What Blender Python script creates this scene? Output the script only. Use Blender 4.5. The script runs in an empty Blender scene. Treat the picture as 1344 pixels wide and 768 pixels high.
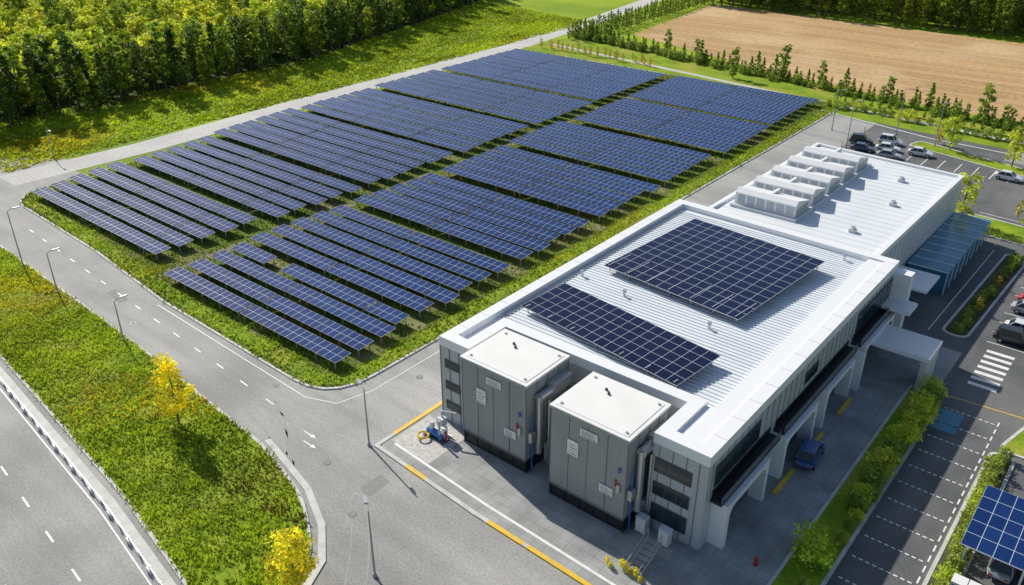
import bpy, bmesh, math, random
import numpy as np
from mathutils import Vector, Matrix
rnd=random.Random(7); R=np.random.default_rng(7)
sc=bpy.context.scene
COL=sc.collection
# ---------------------------------------------------------------- materials
def nt(m):
    m.use_nodes=True
    return m.node_tree, m.node_tree.nodes, m.node_tree.links
def ramp_mix(N,L,fac,a,b):
    x=N.new('ShaderNodeMix'); x.data_type='RGBA'
    L.new(fac,x.inputs[0]); 
    for i,v in ((6,a),(7,b)):
        if isinstance(v,tuple): x.inputs[i].default_value=(*v,1)
        else: L.new(v,x.inputs[i])
    return x.outputs[2]
def noise(N,L,co,scale,detail=4,lo=.35,hi=.65,stretch=None):
    if stretch:
        mp=N.new('ShaderNodeMapping'); mp.inputs['Scale'].default_value=stretch; L.new(co,mp.inputs[0]); co=mp.outputs[0]
    n=N.new('ShaderNodeTexNoise'); n.inputs['Scale'].default_value=scale; n.inputs['Detail'].default_value=detail
    L.new(co,n.inputs['Vector'])
    r=N.new('ShaderNodeMapRange'); r.inputs[1].default_value=lo; r.inputs[2].default_value=hi
    L.new(n.outputs[0],r.inputs[0]); return r.outputs[0]
def mat(name,c1,c2=None,scale=.3,rough=.6,metal=0,fine=None,bump=0,stretch=None,c3=None,s3=.05,spec=.5,streak=None,samt=.14):
    m=bpy.data.materials.new(name); T,N,L=nt(m); b=N['Principled BSDF']
    b.inputs['Roughness'].default_value=rough; b.inputs['Metallic'].default_value=metal
    b.inputs['Specular IOR Level'].default_value=spec
    if c2 is None: c2=tuple(x*.88 for x in c1)
    co=N.new('ShaderNodeTexCoord').outputs['Object']
    col=ramp_mix(N,L,noise(N,L,co,scale,5,stretch=stretch),c1,c2)
    if c3: col=ramp_mix(N,L,noise(N,L,co,s3,4,.48,.66),col,c3)
    if streak:
        f=noise(N,L,co,1,4,.3,.7,stretch=streak); mm=N.new('ShaderNodeMapRange'); mm.inputs[3].default_value=1-samt; mm.inputs[4].default_value=1+samt*.4; L.new(f,mm.inputs[0])
        v=N.new('ShaderNodeVectorMath'); v.operation='SCALE'; L.new(col,v.inputs[0]); L.new(mm.outputs[0],v.inputs['Scale']); col=v.outputs[0]
    if fine:
        f=noise(N,L,co,fine,3,.25,.75)
        mm=N.new('ShaderNodeMapRange'); mm.inputs[3].default_value=.78 if bump else .92; mm.inputs[4].default_value=1.2 if bump else 1.06; L.new(f,mm.inputs[0])
        v=N.new('ShaderNodeVectorMath'); v.operation='SCALE'; L.new(col,v.inputs[0]); L.new(mm.outputs[0],v.inputs['Scale']); col=v.outputs[0]
        if bump:
            bp=N.new('ShaderNodeBump'); bp.inputs['Strength'].default_value=bump; bp.inputs['Distance'].default_value=.05
            L.new(f,bp.inputs['Height']); L.new(bp.outputs[0],b.inputs['Normal'])
    L.new(col,b.inputs['Base Color']); return m
def leafmat(name,c1,c2,trans=.35):
    m=bpy.data.materials.new(name); T,N,L=nt(m); b=N['Principled BSDF']; out=N['Material Output']
    b.inputs['Roughness'].default_value=.6; b.inputs['Specular IOR Level'].default_value=.25
    oi=N.new('ShaderNodeObjectInfo'); at=N.new('ShaderNodeAttribute'); at.attribute_name='tint'
    col=ramp_mix(N,L,oi.outputs['Random'],c1,c2)
    v=N.new('ShaderNodeVectorMath'); v.operation='MULTIPLY'; L.new(col,v.inputs[0]); L.new(at.outputs['Color'],v.inputs[1])
    L.new(v.outputs[0],b.inputs['Base Color'])
    tr=N.new('ShaderNodeBsdfTranslucent'); L.new(v.outputs[0],tr.inputs[0])
    mx=N.new('ShaderNodeMixShader'); mx.inputs[0].default_value=trans
    L.new(b.outputs[0],mx.inputs[1]); L.new(tr.outputs[0],mx.inputs[2]); L.new(mx.outputs[0],out.inputs[0]); return m
def panelmat(name,base,base2,line,mu,mv,w,cells=6,spec=.5,cellc=(.10,.17,.32)):
    m=bpy.data.materials.new(name); T,N,L=nt(m); b=N['Principled BSDF']
    uv=N.new('ShaderNodeUVMap').outputs[0]; sp=N.new('ShaderNodeSeparateXYZ'); L.new(uv,sp.inputs[0])
    def M(op,a,c=None):
        x=N.new('ShaderNodeMath'); x.operation=op
        for i,v in ((0,a),(1,c)):
            if v is None: continue
            if isinstance(v,(int,float)): x.inputs[i].default_value=v
            else: L.new(v,x.inputs[i])
        return x.outputs[0]
    def grid(s,size,wd):
        f=M('FRACT',M('DIVIDE',s,size)); d=M('MINIMUM',f,M('SUBTRACT',1,f)); return M('LESS_THAN',d,wd/size/2)
    fr=M('MAXIMUM',grid(sp.outputs[0],mu,w),grid(sp.outputs[1],mv,w))
    ce=M('MAXIMUM',grid(sp.outputs[0],mu/cells,.014),grid(sp.outputs[1],mv/round(mv/mu*cells),.014))
    fl=N.new('ShaderNodeCombineXYZ'); L.new(M('FLOOR',M('DIVIDE',sp.outputs[0],mu)),fl.inputs[0]); L.new(M('FLOOR',M('DIVIDE',sp.outputs[1],mv)),fl.inputs[1])
    oi=N.new('ShaderNodeObjectInfo'); L.new(M('MULTIPLY',oi.outputs['Random'],91.7),fl.inputs[2])
    wn=N.new('ShaderNodeTexWhiteNoise'); L.new(fl.outputs[0],wn.inputs[0])
    geo=N.new('ShaderNodeNewGeometry'); big=noise(N,L,geo.outputs['Position'],.03,3)
    t=M('ADD',M('MULTIPLY',wn.outputs[0],.45),M('MULTIPLY',big,.55))
    c=ramp_mix(N,L,t,base,base2)
    c=ramp_mix(N,L,M('MULTIPLY',ce,.35),c,cellc)
    c=ramp_mix(N,L,fr,c,line)
    L.new(c,b.inputs['Base Color'])
    L.new(M('ADD',.06,M('MULTIPLY',fr,.35)),b.inputs['Roughness']); b.inputs['Specular IOR Level'].default_value=spec
    return m
G=dict(
 meadow=mat('grass_meadow',(.25,.36,.022),(.33,.42,.03),.05,.9,fine=1.5,bump=.5,c3=(.15,.25,.02),s3=.02,spec=.1),
 lawn=mat('grass_lawn',(.27,.37,.025),(.16,.26,.02),.25,.9,fine=3,bump=.5,c3=(.35,.35,.06),s3=.12,spec=.1),
 floor=mat('forest_floor',(.06,.10,.015),(.04,.06,.015),.25,.95,spec=.1),
 field=mat('field_soil_grass',(.08,.12,.02),(.15,.20,.03),.35,.95,fine=2.5,bump=.5,c3=(.22,.20,.10),s3=.15,spec=.1),
 dirt=mat('dirt_track',(.28,.24,.16),(.17,.20,.06),.5,.95,fine=3,bump=.3,spec=.1),
 asphalt=mat('asphalt_worn',(.41,.405,.39),(.34,.338,.33),.12,.85,fine=5,bump=.2,c3=(.295,.293,.288),s3=.06,spec=.3,streak=(.05,.6,1)),
 asphalt2=mat('asphalt_dark',(.15,.155,.16),(.11,.115,.12),.2,.85,fine=5,bump=.2,c3=(.19,.19,.19),s3=.08,spec=.3,streak=(.5,.05,1)),
 patch=mat('asphalt_patch',(.29,.29,.285),(.26,.26,.26),.5,.9,fine=6,bump=.1,spec=.3),
 pale=mat('pale_road',(.58,.57,.54),(.50,.49,.47),.1,.9,fine=3,bump=.1,spec=.2),
 wheat=mat('stubble_field',(.55,.36,.18),(.45,.29,.14),.06,.95,fine=.8,bump=.3,stretch=(.12,1.6,1),c3=(.62,.44,.25),s3=.03,spec=.1,streak=(.01,.5,1)),
 track=mat('field_tracks',(.62,.46,.28),(.56,.40,.23),.3,.95),
 kerb=mat('kerb_concrete',(.62,.62,.59),(.50,.50,.48),.8,.8),
 white=mat('white_paint',(.85,.85,.83),(.72,.72,.70),1.5,.6),
 yellow=mat('yellow_paint',(.85,.54,.03),(.70,.45,.04),1.2,.6),
 roofw=mat('white_parapet',(.84,.85,.86),(.80,.81,.83),.3,.45,streak=(.3,.3,.3),samt=.06),
 roofm=mat('ribbed_metal_roof',(.78,.82,.86),(.73,.77,.82),.15,.4,streak=(.05,.9,1),samt=.08),
 roofb=mat('membrane_roof',(.76,.79,.82),(.72,.75,.78),.08,.5,streak=(.3,.06,1),samt=.06),
 wall=mat('metal_cladding',(.48,.51,.54),(.44,.47,.50),.2,.4,streak=(1.2,1.2,.08),samt=.08),
 wallb=mat('light_cladding',(.62,.64,.66),(.56,.58,.60),.2,.45,streak=(1.2,1.2,.08),samt=.08),
 cont=mat('container_cladding',(.34,.355,.35),(.32,.335,.33),.3,.4,streak=(1.5,1.5,.12),samt=.08),
 contd=mat('container_seam',(.19,.20,.20)),
 top=mat('container_roof',(.80,.80,.78),(.75,.75,.73),.4,.6),
 dark=mat('dark_metal',(.018,.02,.025),rough=.5),
 glass=mat('window_glass',(.02,.035,.045),(.03,.05,.06),.4,.08),
 frame=mat('window_frame',(.12,.13,.14),rough=.4),
 steel=mat('galvanised_steel',(.55,.56,.57),rough=.4,metal=.6),
 pipe=mat('silver_duct',(.6,.61,.62),rough=.35,metal=.7),
 red=mat('red_paint',(.5,.03,.02),rough=.4), blue=mat('blue_paint',(.03,.16,.5),rough=.3),
 bluef=mat('blue_canopy_glass',(.05,.24,.36),(.04,.18,.29),.3,.15),
 bark=mat('bark',(.16,.13,.09),(.09,.075,.055),3,.9),
 tyre=mat('tyre_rubber',(.02,.02,.02),rough=.8), soil=mat('mulch_soil',(.07,.06,.035),(.09,.11,.03),1,.95,fine=3,bump=.3),
 rubber=mat('tyre_marks',(.31,.31,.305),(.35,.35,.34),.6,.9),
 lamp=mat('lamp_head',(.35,.36,.38),rough=.4),
)
def pavers(name,a,b,sx,sy):
    m=bpy.data.materials.new(name); T,N,L=nt(m); p=N['Principled BSDF']; p.inputs['Roughness'].default_value=.8
    co=N.new('ShaderNodeTexCoord').outputs['Object']
    br=N.new('ShaderNodeTexBrick'); br.offset=0; br.inputs['Scale'].default_value=1; br.inputs['Brick Width'].default_value=sx; br.inputs['Row Height'].default_value=sy
    br.inputs['Mortar Size'].default_value=.025; br.inputs['Color1'].default_value=(*a,1); br.inputs['Color2'].default_value=(*b,1); br.inputs['Mortar'].default_value=(a[0]*.65,a[1]*.65,a[2]*.65,1)
    L.new(co,br.inputs[0]); f=noise(N,L,co,.35,5)
    mm=N.new('ShaderNodeMapRange'); mm.inputs[3].default_value=.75; mm.inputs[4].default_value=1.12; L.new(f,mm.inputs[0])
    v=N.new('ShaderNodeVectorMath'); v.operation='SCALE'; L.new(br.outputs[0],v.inputs[0]); L.new(mm.outputs[0],v.inputs['Scale']); L.new(v.outputs[0],p.inputs['Base Color']); return m
G['pave']=pavers('concrete_pavers',(.36,.37,.37),(.32,.33,.33),1.2,.8)
LF=dict(
 forest=leafmat('forest_leaves',(.48,.60,.035),(.72,.74,.06),.5),
 mforest=leafmat('mid_forest_leaves',(.22,.34,.03),(.42,.50,.04),.5),
 dforest=leafmat('dark_forest_leaves',(.09,.16,.022),(.18,.26,.03),.4),
 yellow=leafmat('yellow_leaves',(.90,.82,.04),(.85,.80,.05),.5),
 lime=leafmat('lime_leaves',(.44,.58,.05),(.62,.66,.07),.45),
 hedge=leafmat('hedge_leaves',(.24,.37,.05),(.38,.46,.07),.4),
 orange=leafmat('autumn_leaves',(.60,.54,.07),(.60,.46,.07),.45),
 grass=leafmat('grass_blades',(.40,.50,.025),(.40,.50,.025),.45),
 fgrass=leafmat('field_grass_blades',(.20,.29,.025),(.20,.29,.025),.4))
PG=panelmat('solar_cells_blue',(.004,.018,.085),(.009,.040,.17),(.50,.58,.68),1.08,1.4,.042,spec=.25,cellc=(.07,.14,.32))
PR=panelmat('solar_cells_navy',(.004,.007,.03),(.007,.014,.055),(.5,.55,.63),1.5,1.5,.045,6,cellc=(.06,.09,.18),spec=.25)
# ---------------------------------------------------------------- mesh helpers
def link(o,parent=None):
    COL.objects.link(o)
    if parent: o.parent=parent
    return o
def empty(name,loc=(0,0,0)):
    e=bpy.data.objects.new(name,None); e.location=loc; e.empty_display_size=.5; return link(e)
class MB:
    def __init__(s): s.v=[];s.f=[];s.m=[];s.mats=[];s.uv={}
    def mi(s,m):
        if m not in s.mats: s.mats.append(m)
        return s.mats.index(m)
    def poly(s,pts,m,uv=None):
        i=len(s.v); s.v+= [tuple(p) for p in pts]; s.f.append(list(range(i,i+len(pts)))); s.m.append(s.mi(m))
        if uv: s.uv[len(s.f)-1]=uv
    def box(s,x0,x1,y0,y1,z0,z1,m,M=None):
        c=[(x0,y0,z0),(x1,y0,z0),(x1,y1,z0),(x0,y1,z0),(x0,y0,z1),(x1,y0,z1),(x1,y1,z1),(x0,y1,z1)]
        if M: c=[tuple(M@Vector(p)) for p in c]
        i=len(s.v); s.v+=c
        for q in ((3,2,1,0),(4,5,6,7),(0,1,5,4),(1,2,6,5),(2,3,7,6),(3,0,4,7)):
            s.f.append([i+k for k in q]); s.m.append(s.mi(m))
    def cyl(s,p0,p1,r0,r1,m,n=8,caps=True):
        p0=Vector(p0);p1=Vector(p1);d=(p1-p0).normalized()
        a=d.orthogonal().normalized(); b=d.cross(a); i=len(s.v)
        for p,r in ((p0,r0),(p1,r1)):
            for k in range(n):
                t=2*math.pi*k/n; s.v.append(tuple(p+a*r*math.cos(t)+b*r*math.sin(t)))
        for k in range(n):
            s.f.append([i+k,i+(k+1)%n,i+n+(k+1)%n,i+n+k]); s.m.append(s.mi(m))
        if caps:
            s.f.append([i+k for k in range(n)][::-1]); s.m.append(s.mi(m)); s.f.append([i+n+k for k in range(n)]); s.m.append(s.mi(m))
    def strip(s,pts,w,z0,z1,m,closed=False,off=0):
        P=[Vector(p) for p in pts]; n=len(P); l=[];r=[]
        for i in range(n):
            a=P[i-1] if (i>0 or closed) else P[i]; c=P[(i+1)%n] if (i<n-1 or closed) else P[i]
            d1=(P[i]-a); d2=(c-P[i])
            if d1.length<1e-6:d1=d2
            if d2.length<1e-6:d2=d1
            d1.normalize();d2.normalize(); n1=Vector((-d1.y,d1.x)); n2=Vector((-d2.y,d2.x)); nn=(n1+n2).normalized(); k=1/max(.4,nn.dot(n1))
            l.append(P[i]+nn*k*(off+w/2)); r.append(P[i]+nn*k*(off-w/2))
        for i in range(n if closed else n-1):
            j=(i+1)%n
            s.poly([(r[i].x,r[i].y,z1),(r[j].x,r[j].y,z1),(l[j].x,l[j].y,z1),(l[i].x,l[i].y,z1)],m)
            if z0<z1:
                s.poly([(l[i].x,l[i].y,z1),(l[j].x,l[j].y,z1),(l[j].x,l[j].y,z0),(l[i].x,l[i].y,z0)],m)
                s.poly([(r[j].x,r[j].y,z1),(r[i].x,r[i].y,z1),(r[i].x,r[i].y,z0),(r[j].x,r[j].y,z0)],m)
        if not closed and z0<z1:
            for i in (0,n-1): s.poly([(r[i].x,r[i].y,z0),(l[i].x,l[i].y,z0),(l[i].x,l[i].y,z1),(r[i].x,r[i].y,z1)],m)
    def prism(s,pts,z0,z1,m,mt=None,side=True):
        s.poly([(x,y,z1) for x,y in pts],mt or m)
        if side and z0<z1:
            n=len(pts)
            for i in range(n):
                a=pts[i];b=pts[(i+1)%n]; s.poly([(a[0],a[1],z0),(b[0],b[1],z0),(b[0],b[1],z1),(a[0],a[1],z1)],m)
    def obj(s,name,parent=None,loc=None,smooth=False):
        me=bpy.data.meshes.new(name); me.from_pydata(s.v,[],s.f); 
        for m in s.mats: me.materials.append(m)
        me.polygons.foreach_set('material_index',s.m)
        if s.uv:
            u=me.uv_layers.new(name='UVMap')
            for fi,uvs in s.uv.items():
                for li,c in zip(me.polygons[fi].loop_indices,uvs): u.data[li].uv=c
        me.update()
        o=bpy.data.objects.new(name,me)
        if loc: o.location=loc
        return link(o,parent)
def rpoly(pts,r=2,n=5):
    out=[];k=len(pts)
    for i in range(k):
        rr=r[i] if isinstance(r,(list,tuple)) else r
        p=Vector(pts[i]);a=Vector(pts[i-1]);b=Vector(pts[(i+1)%k])
        if rr<=0: out.append(tuple(p)); continue
        d1=(a-p);d2=(b-p); q=min(rr,d1.length*.45,d2.length*.45); s=p+d1.normalized()*q; e=p+d2.normalized()*q
        for t in np.linspace(0,1,n+1): out.append(tuple((1-t)**2*s+2*t*(1-t)*p+t*t*e))
    return out
def inside(P,x,y):
    c=np.zeros(len(x),bool); n=len(P)
    for i in range(n):
        x1,y1=P[i];x2,y2=P[(i+1)%n]
        if y1==y2: continue
        k=((y1>y)!=(y2>y))&(x<(x2-x1)*(y-y1)/(y2-y1)+x1); c^=k
    return c
def scatter(P,n):
    A=np.array(P);lo=A.min(0);hi=A.max(0); x=R.uniform(lo[0],hi[0],n*2);y=R.uniform(lo[1],hi[1],n*2)
    k=inside(P,x,y); return x[k][:n],y[k][:n]
def rawmesh(name,V,k,mats,midx=None,tint=None):
    N=len(V)//k; me=bpy.data.meshes.new(name); me.vertices.add(len(V)); me.vertices.foreach_set('co',V.astype(np.float32).ravel())
    me.loops.add(len(V)); me.loops.foreach_set('vertex_index',np.arange(len(V),dtype=np.int32))
    me.polygons.add(N); me.polygons.foreach_set('loop_start',np.arange(0,len(V),k,dtype=np.int32))
    try: me.polygons.foreach_set('loop_total',np.full(N,k,dtype=np.int32))
    except Exception: pass
    for m in mats: me.materials.append(m)
    if midx is not None: me.polygons.foreach_set('material_index',midx.astype(np.int32))
    if tint is not None:
        at=me.attributes.new('tint','FLOAT_COLOR','POINT'); c=np.ones((len(V),4),np.float32); c[:,:3]=np.repeat(tint,k,0); at.data.foreach_set('color',c.ravel())
    me.update(calc_edges=True); return me
def smoothnoise(x,y,s):
    v=0
    for i,(a,b,c) in enumerate([(1,.3,0),(.4,-1.1,2),(-.8,.9,4),(1.7,1.3,1),(-2.1,.7,5),(2.9,-1.9,3)]):
        v=v+np.sin((x*a+y*b)/s+c)*(1/(1+i*.3))
    return v/3.2
def tufts(name,P,n,h,mat_,parent=None,z=.1,orange=0,mask=None,w=.12):
    x,y=scatter(P,n)
    if mask is not None: k=mask(x,y); x=x[k];y=y[k]
    k=(smoothnoise(x*1.3+9,y*1.1,1.7)+R.normal(0,.35,len(x)))>-.65; x=x[k];y=y[k]
    n=len(x); cl=smoothnoise(x,y,3.5); c2=smoothnoise(x*1.1+20,y-7,.8); hh=h*R.uniform(.5,1.2,n)*(1+.35*cl+.45*c2)
    a=R.uniform(0,2*np.pi,n); ww=w*R.uniform(.6,1.5,n); lx=R.normal(0,h*.7,n);ly=R.normal(0,h*.7,n)
    p0=np.stack([x-np.cos(a)*ww,y-np.sin(a)*ww,np.full(n,z-.03)],1);p1=np.stack([x+np.cos(a)*ww,y+np.sin(a)*ww,np.full(n,z-.03)],1)
    p2=np.stack([x+lx,y+ly,z+np.maximum(hh,.05)],1); V=np.stack([p0,p1,p2],1).reshape(-1,3)
    t=np.ones((n,3)); br=np.clip(.92+.42*smoothnoise(x,y,6)+.28*c2+.18*R.normal(size=n),.25,1.7); t*=br[:,None]
    dry=np.clip(smoothnoise(x+50,y,9)*1.4-.2+R.normal(0,.2,n),0,1)*.8; t[:,0]*=1+.5*dry; t[:,1]*=1-.03*dry
    if orange:
        o=(smoothnoise(x,y+30,5)>.5)&(R.random(n)<orange); t[o]=t[o]*np.array([1.7,.95,.9])
        d=np.abs(y-(29.0+.05*(x+60)+smoothnoise(x,y,7)*1.2)); br_=(d<.9)&(x>-58)&(R.random(n)<.8); t[br_]=np.array([.5,.33,.9])*R.uniform(.6,1.2,(br_.sum(),1))
    me=rawmesh(name,V,3,[mat_],tint=t); return link(bpy.data.objects.new(name,me),parent)
def lerp(v,tab):
    for (a,p),(c,q) in zip(tab,tab[1:]):
        if v<=c: return p+(q-p)*max(0,(v-a))/(c-a)
    return tab[-1][1]
# ---------------------------------------------------------------- trees
def tree_mesh(name,seed,h,cr,z0,ncl,nleaf,leaf,leafm,shape='round',trunk=.18,clr=.32):
    r=np.random.default_rng(seed); b=MB(); bend=r.normal(0,.02*h,2)
    tops=[(0,0,0),(bend[0]*.4,bend[1]*.4,h*.35),(bend[0],bend[1],h*.65),(bend[0]*1.2,bend[1]*1.2,h*.93)]
    rad=[trunk,trunk*.75,trunk*.45,trunk*.12]
    for i in range(3): b.cyl(tops[i],tops[i+1],rad[i],rad[i+1],G['bark'],6,False)
    cs=[]
    for i in range(ncl):
        t=(i+.5)/ncl*.96+r.uniform(-.04,.04); t=min(max(t,0),1)
        if shape=='round': pr=math.sqrt(max(.05,1-(2*t-.9)**2/1.25))
        elif shape=='cone': pr=max(.1,(1-t)**.8)
        else: pr=.35+.65*math.sin(math.pi*min(1,t*.95+.08))
        a=i*2.4+r.uniform(-.5,.5); q=cr*pr*math.sqrt(r.uniform(.1,1))*.85
        c=np.array([math.cos(a)*q+bend[0]*t,math.sin(a)*q+bend[1]*t,z0+(h-z0)*t*.94])
        cs.append((c,cr*clr*r.uniform(.7,1.3)*(1 if shape!='cone' else .6+.6*(1-t))))
    for c,s in cs[::max(1,ncl//9)]:
        z=max(z0*.7,c[2]-cr*.5); k=z/h
        b.cyl((bend[0]*k,bend[1]*k,z),tuple(c),trunk*.3,trunk*.06,G['bark'],4,False)
    per=nleaf//ncl; C=[];T=[]
    for c,s in cs:
        d=r.normal(size=(per,3)); d/=np.linalg.norm(d,axis=1)[:,None]; d*= (s*r.uniform(.35,1.1,(per,1))); d[:,2]*=.8
        C.append(c+d); tt=r.uniform(.6,1.4)
        T.append(np.full(per,tt)*r.uniform(.75,1.25,per))
    C=np.concatenate(C);T=np.concatenate(T); n=len(C)
    nn=r.normal(size=(n,3)); nn[:,2]=np.abs(nn[:,2])+.5; nn/=np.linalg.norm(nn,axis=1)[:,None]
    u=np.cross(nn,r.normal(size=(n,3)));u/=np.linalg.norm(u,axis=1)[:,None]; w=np.cross(nn,u)
    s=leaf*r.uniform(.6,1.3,(n,1)); V=np.stack([C-u*s,C-w*s*.6,C+u*s,C+w*s*.6],1).reshape(-1,3)
    tv=np.array([b.v[i] for f in b.f for i in f]); nq=len(b.f)
    V=np.concatenate([tv,V]); mi=np.concatenate([np.zeros(nq),np.ones(n)])
    hue=r.uniform(.85,1.2,n); tint=np.stack([T*hue,T,T],1); tint=np.concatenate([np.ones((nq,3)),tint])
    return rawmesh(name,V,4,[G['bark'],leafm],mi,tint)
def put(name,me,x,y,s=1,rot=None,parent=None,z=0,sz=None):
    o=bpy.data.objects.new(name,me); o.location=(x,y,z); o.scale=(s,s,sz or s); o.rotation_euler=(0,0,rnd.uniform(0,6.28) if rot is None else rot); return link(o,parent)
# ================================================================= GROUND
b=MB(); b.poly([(-1500,-400,0),(900,-400,0),(900,1800,0),(-1500,1800,0)],G['meadow']); b.obj('ground')
b=MB()
b.poly([(-260,-60,.02),(30,-60,.02),(30,176,.02),(-60,179,.02),(-60,200,.02),(-60,100,.02),(-61,60,.02),(-150,60,.02),(-156,62,.02),(-175,48,.02),(-260,52,.02)],G['asphalt']); b.obj('asphalt_road')
b=MB(); b.poly([(-12,42,.026),(30,42,.026),(30,169,.026),(-24,169,.026),(-24,180,.026),(-49.5,180,.026),(-49.5,94,.026),(-12,94,.026)],G['asphalt2']); b.obj('parking_lot')
b=MB(); lf=[(-149,50),(-148,75),(-150,110),(-151,150),(-152,192),(-158,242),(-166,292),(-190,400)]
b.strip(lf,7,.03,.03,G['pale'],off=3.2); b.obj('perimeter_road')
b=MB(); b.poly([(-186,-50,.015),(-184,90,.015),(-184,137,.015),(-203,200,.015),(-218,248,.015),(-252,335,.015),(-600,335,.015),(-600,-50,.015)],G['floor']); b.obj('forest_ground')
def island(name,P,m,z=.13,kw=.3,kerb=True):
    e=empty(name); b=MB(); b.prism(P,0,z,G['kerb'],m); b.obj('grass_surface',e)
    if kerb: b=MB(); b.strip(P,kw,.0,z+.02,G['kerb'],closed=True); b.obj('kerb',e)
    return e
fieldP=rpoly([(-59.5,188),(-59.5,43),(-92,43.8),(-113,45.8),(-143.5,47),(-146,90),(-149,140),(-150,188)],[0,6,0,0,6,0,0,0])
field=island('solar_field_ground',fieldP,G['field'])
b=MB(); b.strip([(-60.9,187),(-60.9,47),(-63.2,44.9),(-92,45.4),(-113,47.2),(-139.5,48.6),(-143,54),(-145,90),(-148,140),(-149,187)],2.0,.136,.136,G['lawn']); b.obj('grass_verge')
b=MB()
b.strip([(-99.2,47),(-98.5,110),(-100,186)],2.0,.140,.140,G['dirt'])
for y,x0,x1 in ((59.5,-97,-62),(78.3,-97,-62),(97.3,-96,-62),(116.8,-96,-63),(136.5,-97,-63),(158.6,-98,-64)):
    b.strip([(x0,y),(x1,y)],1.6,.143,.143,G['dirt'])
b.obj('dirt_path')
vP=rpoly([(-260,52),(-160,40),(-125,38),(-100,37),(-81,36),(-59,34.3),(-50,32.2),(-42.6,27.5),(-40.6,18.9),(-62,22.3),(-93,25.3),(-125,29),(-260,44)],[0,0,0,0,0,0,3,5,1,0,0,0,0])
island('roadside_verge',vP,G['lawn'])
tufts('grass',vP,110000,.38,LF['grass'],z=.12,orange=.3,mask=lambda x,y:x>-135,w=.10)
b=MB(); b.strip([(-135,28.8),(-93,24.0),(-62,21.0),(-40,17.8)],1.1,0,.1,G['kerb']); b.obj('sidewalk')
b=MB(); b.strip([(-59,35.1),(-50.5,33.1),(-46,31.0),(-42.8,28.4),(-41.2,25),(-39.9,18.5)],.6,0,.12,G['kerb']); b.obj('verge_footpath')
mP=[(-190,50),(-156.5,52),(-157,140),(-160,235),(-215,245),(-186,140)]
tufts('meadow_grass',mP,45000,.45,LF['grass'],z=0,w=.3)
tufts('field_grass',fieldP,60000,.3,LF['fgrass'],z=.13,w=.16)
vg=lambda x,y:(y<48.4+(x<-100)*1.6)|(x>-62.5)|(x<-143)
tufts('verge_grass',fieldP,150000,.3,LF['grass'],z=.13,mask=vg,w=.10)
# ================================================================= ROAD MARKINGS
b=MB(); z=.034
def dash(p,q,n,duty=.4,w=.14,m=None):
    p=Vector(p);q=Vector(q)
    for i in range(n):
        a=p.lerp(q,i/n); c=p.lerp(q,(i+duty)/n); b.strip([a,c],w,z,z,m or G['white'])
dash((-128,43.3),(-60,38.8),14,.3)
dash((-190,29.5),(-40,13.6),26,.3,.16); dash((-190,25),(-36,8.9),26,.3,.16)
b.strip([(-190,33.4),(-93,23.1),(-62,20.1),(-38,16.6)],.12,z,z,G['white'])
b.strip([(-57.5,100),(-57.5,47),(-58.6,43.2),(-62,41.9),(-92,42.9)],.1,z,z,G['white'])
for ax,ay in ((-56.5,38.2),(-55.3,37.2)):
    b.strip([(ax-1.0,ay),(ax+.2,ay)],.12,z,z,G['white']); b.poly([(ax+.2,ay-.25,z),(ax+.8,ay,z),(ax+.2,ay+.25,z)],G['white'])
for i in range(13):
    y=47+i*2.9; dash((-10.6,y),(-5.8,y),9,.6,.13)
dash((-5.7,46),(-5.7,83),26,.6,.13)
for i in range(7):
    y=88.2+i*1.35; b.strip([(-10.0,y),(-7.2,y)],.62,z,z,G['white'])
b.strip([(-10.8,84.2),(-3,84.8)],.14,z,z,G['yellow'])
b.poly([(-10.9,77.5,z),(-8.6,77.5,z),(-8.6,81.5,z),(-10.9,81.5,z)],G['bluef'])
for i in range(12):
    x=-46+i*2.8; b.strip([(x,157),(x,162.5)],.15,z,z,G['white'])
for i in range(8): b.strip([(-13,139+i*2.8),(-7,139+i*2.8)],.15,z,z,G['white'])
for i in range(9): b.strip([(-10.5,98.5+i*2.9),(-5.2,98.5+i*2.9)],.13,z,z,G['white'])
b.strip([(-21,140),(8,138)],.15,z,z,G['white']); b.strip([(-16.5,97),(-15.9,126)],.12,z,z,G['white'])
b.obj('road_markings')
b=MB()
rr=random.Random(3)
for k in range(7):
    x0=-62+rr.uniform(-6,8); y0=rr.uniform(35,41); pts=[]; 
    for t in np.linspace(0,1,20): pts.append((x0+t*(16+k*.7), y0-(t**2)*(9+k*.9)))
    b.strip(pts,.18,.029,.029,G['rubber']); 
b.obj('tyre_marks')
b=MB()
for x,y,w_,d_ in ((-47,36,1.4,2.5),(-100,40.5,4,1.2),(-54,90,1.6,7),(-84,15,5,1)):
    b.poly([(x,y,.026),(x+w_,y-.1*w_,.026),(x+w_,y+d_-.1*w_,.026),(x,y+d_,.026)],G['patch'])
b.obj('road_repair_patches')
for x,y in ((-52,36.5),(-66,41.3),(-45,33.5),(-90,38.6),(-55.5,52),(-54.5,75)):
    b=MB(); b.cyl((0,0,0),(0,0,.012),.36,.36,G['frame'],16); b.cyl((0,0,.012),(0,0,.016),.28,.28,G['patch'],12); b.obj('manhole_cover',None,(x,y,.028))
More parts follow.
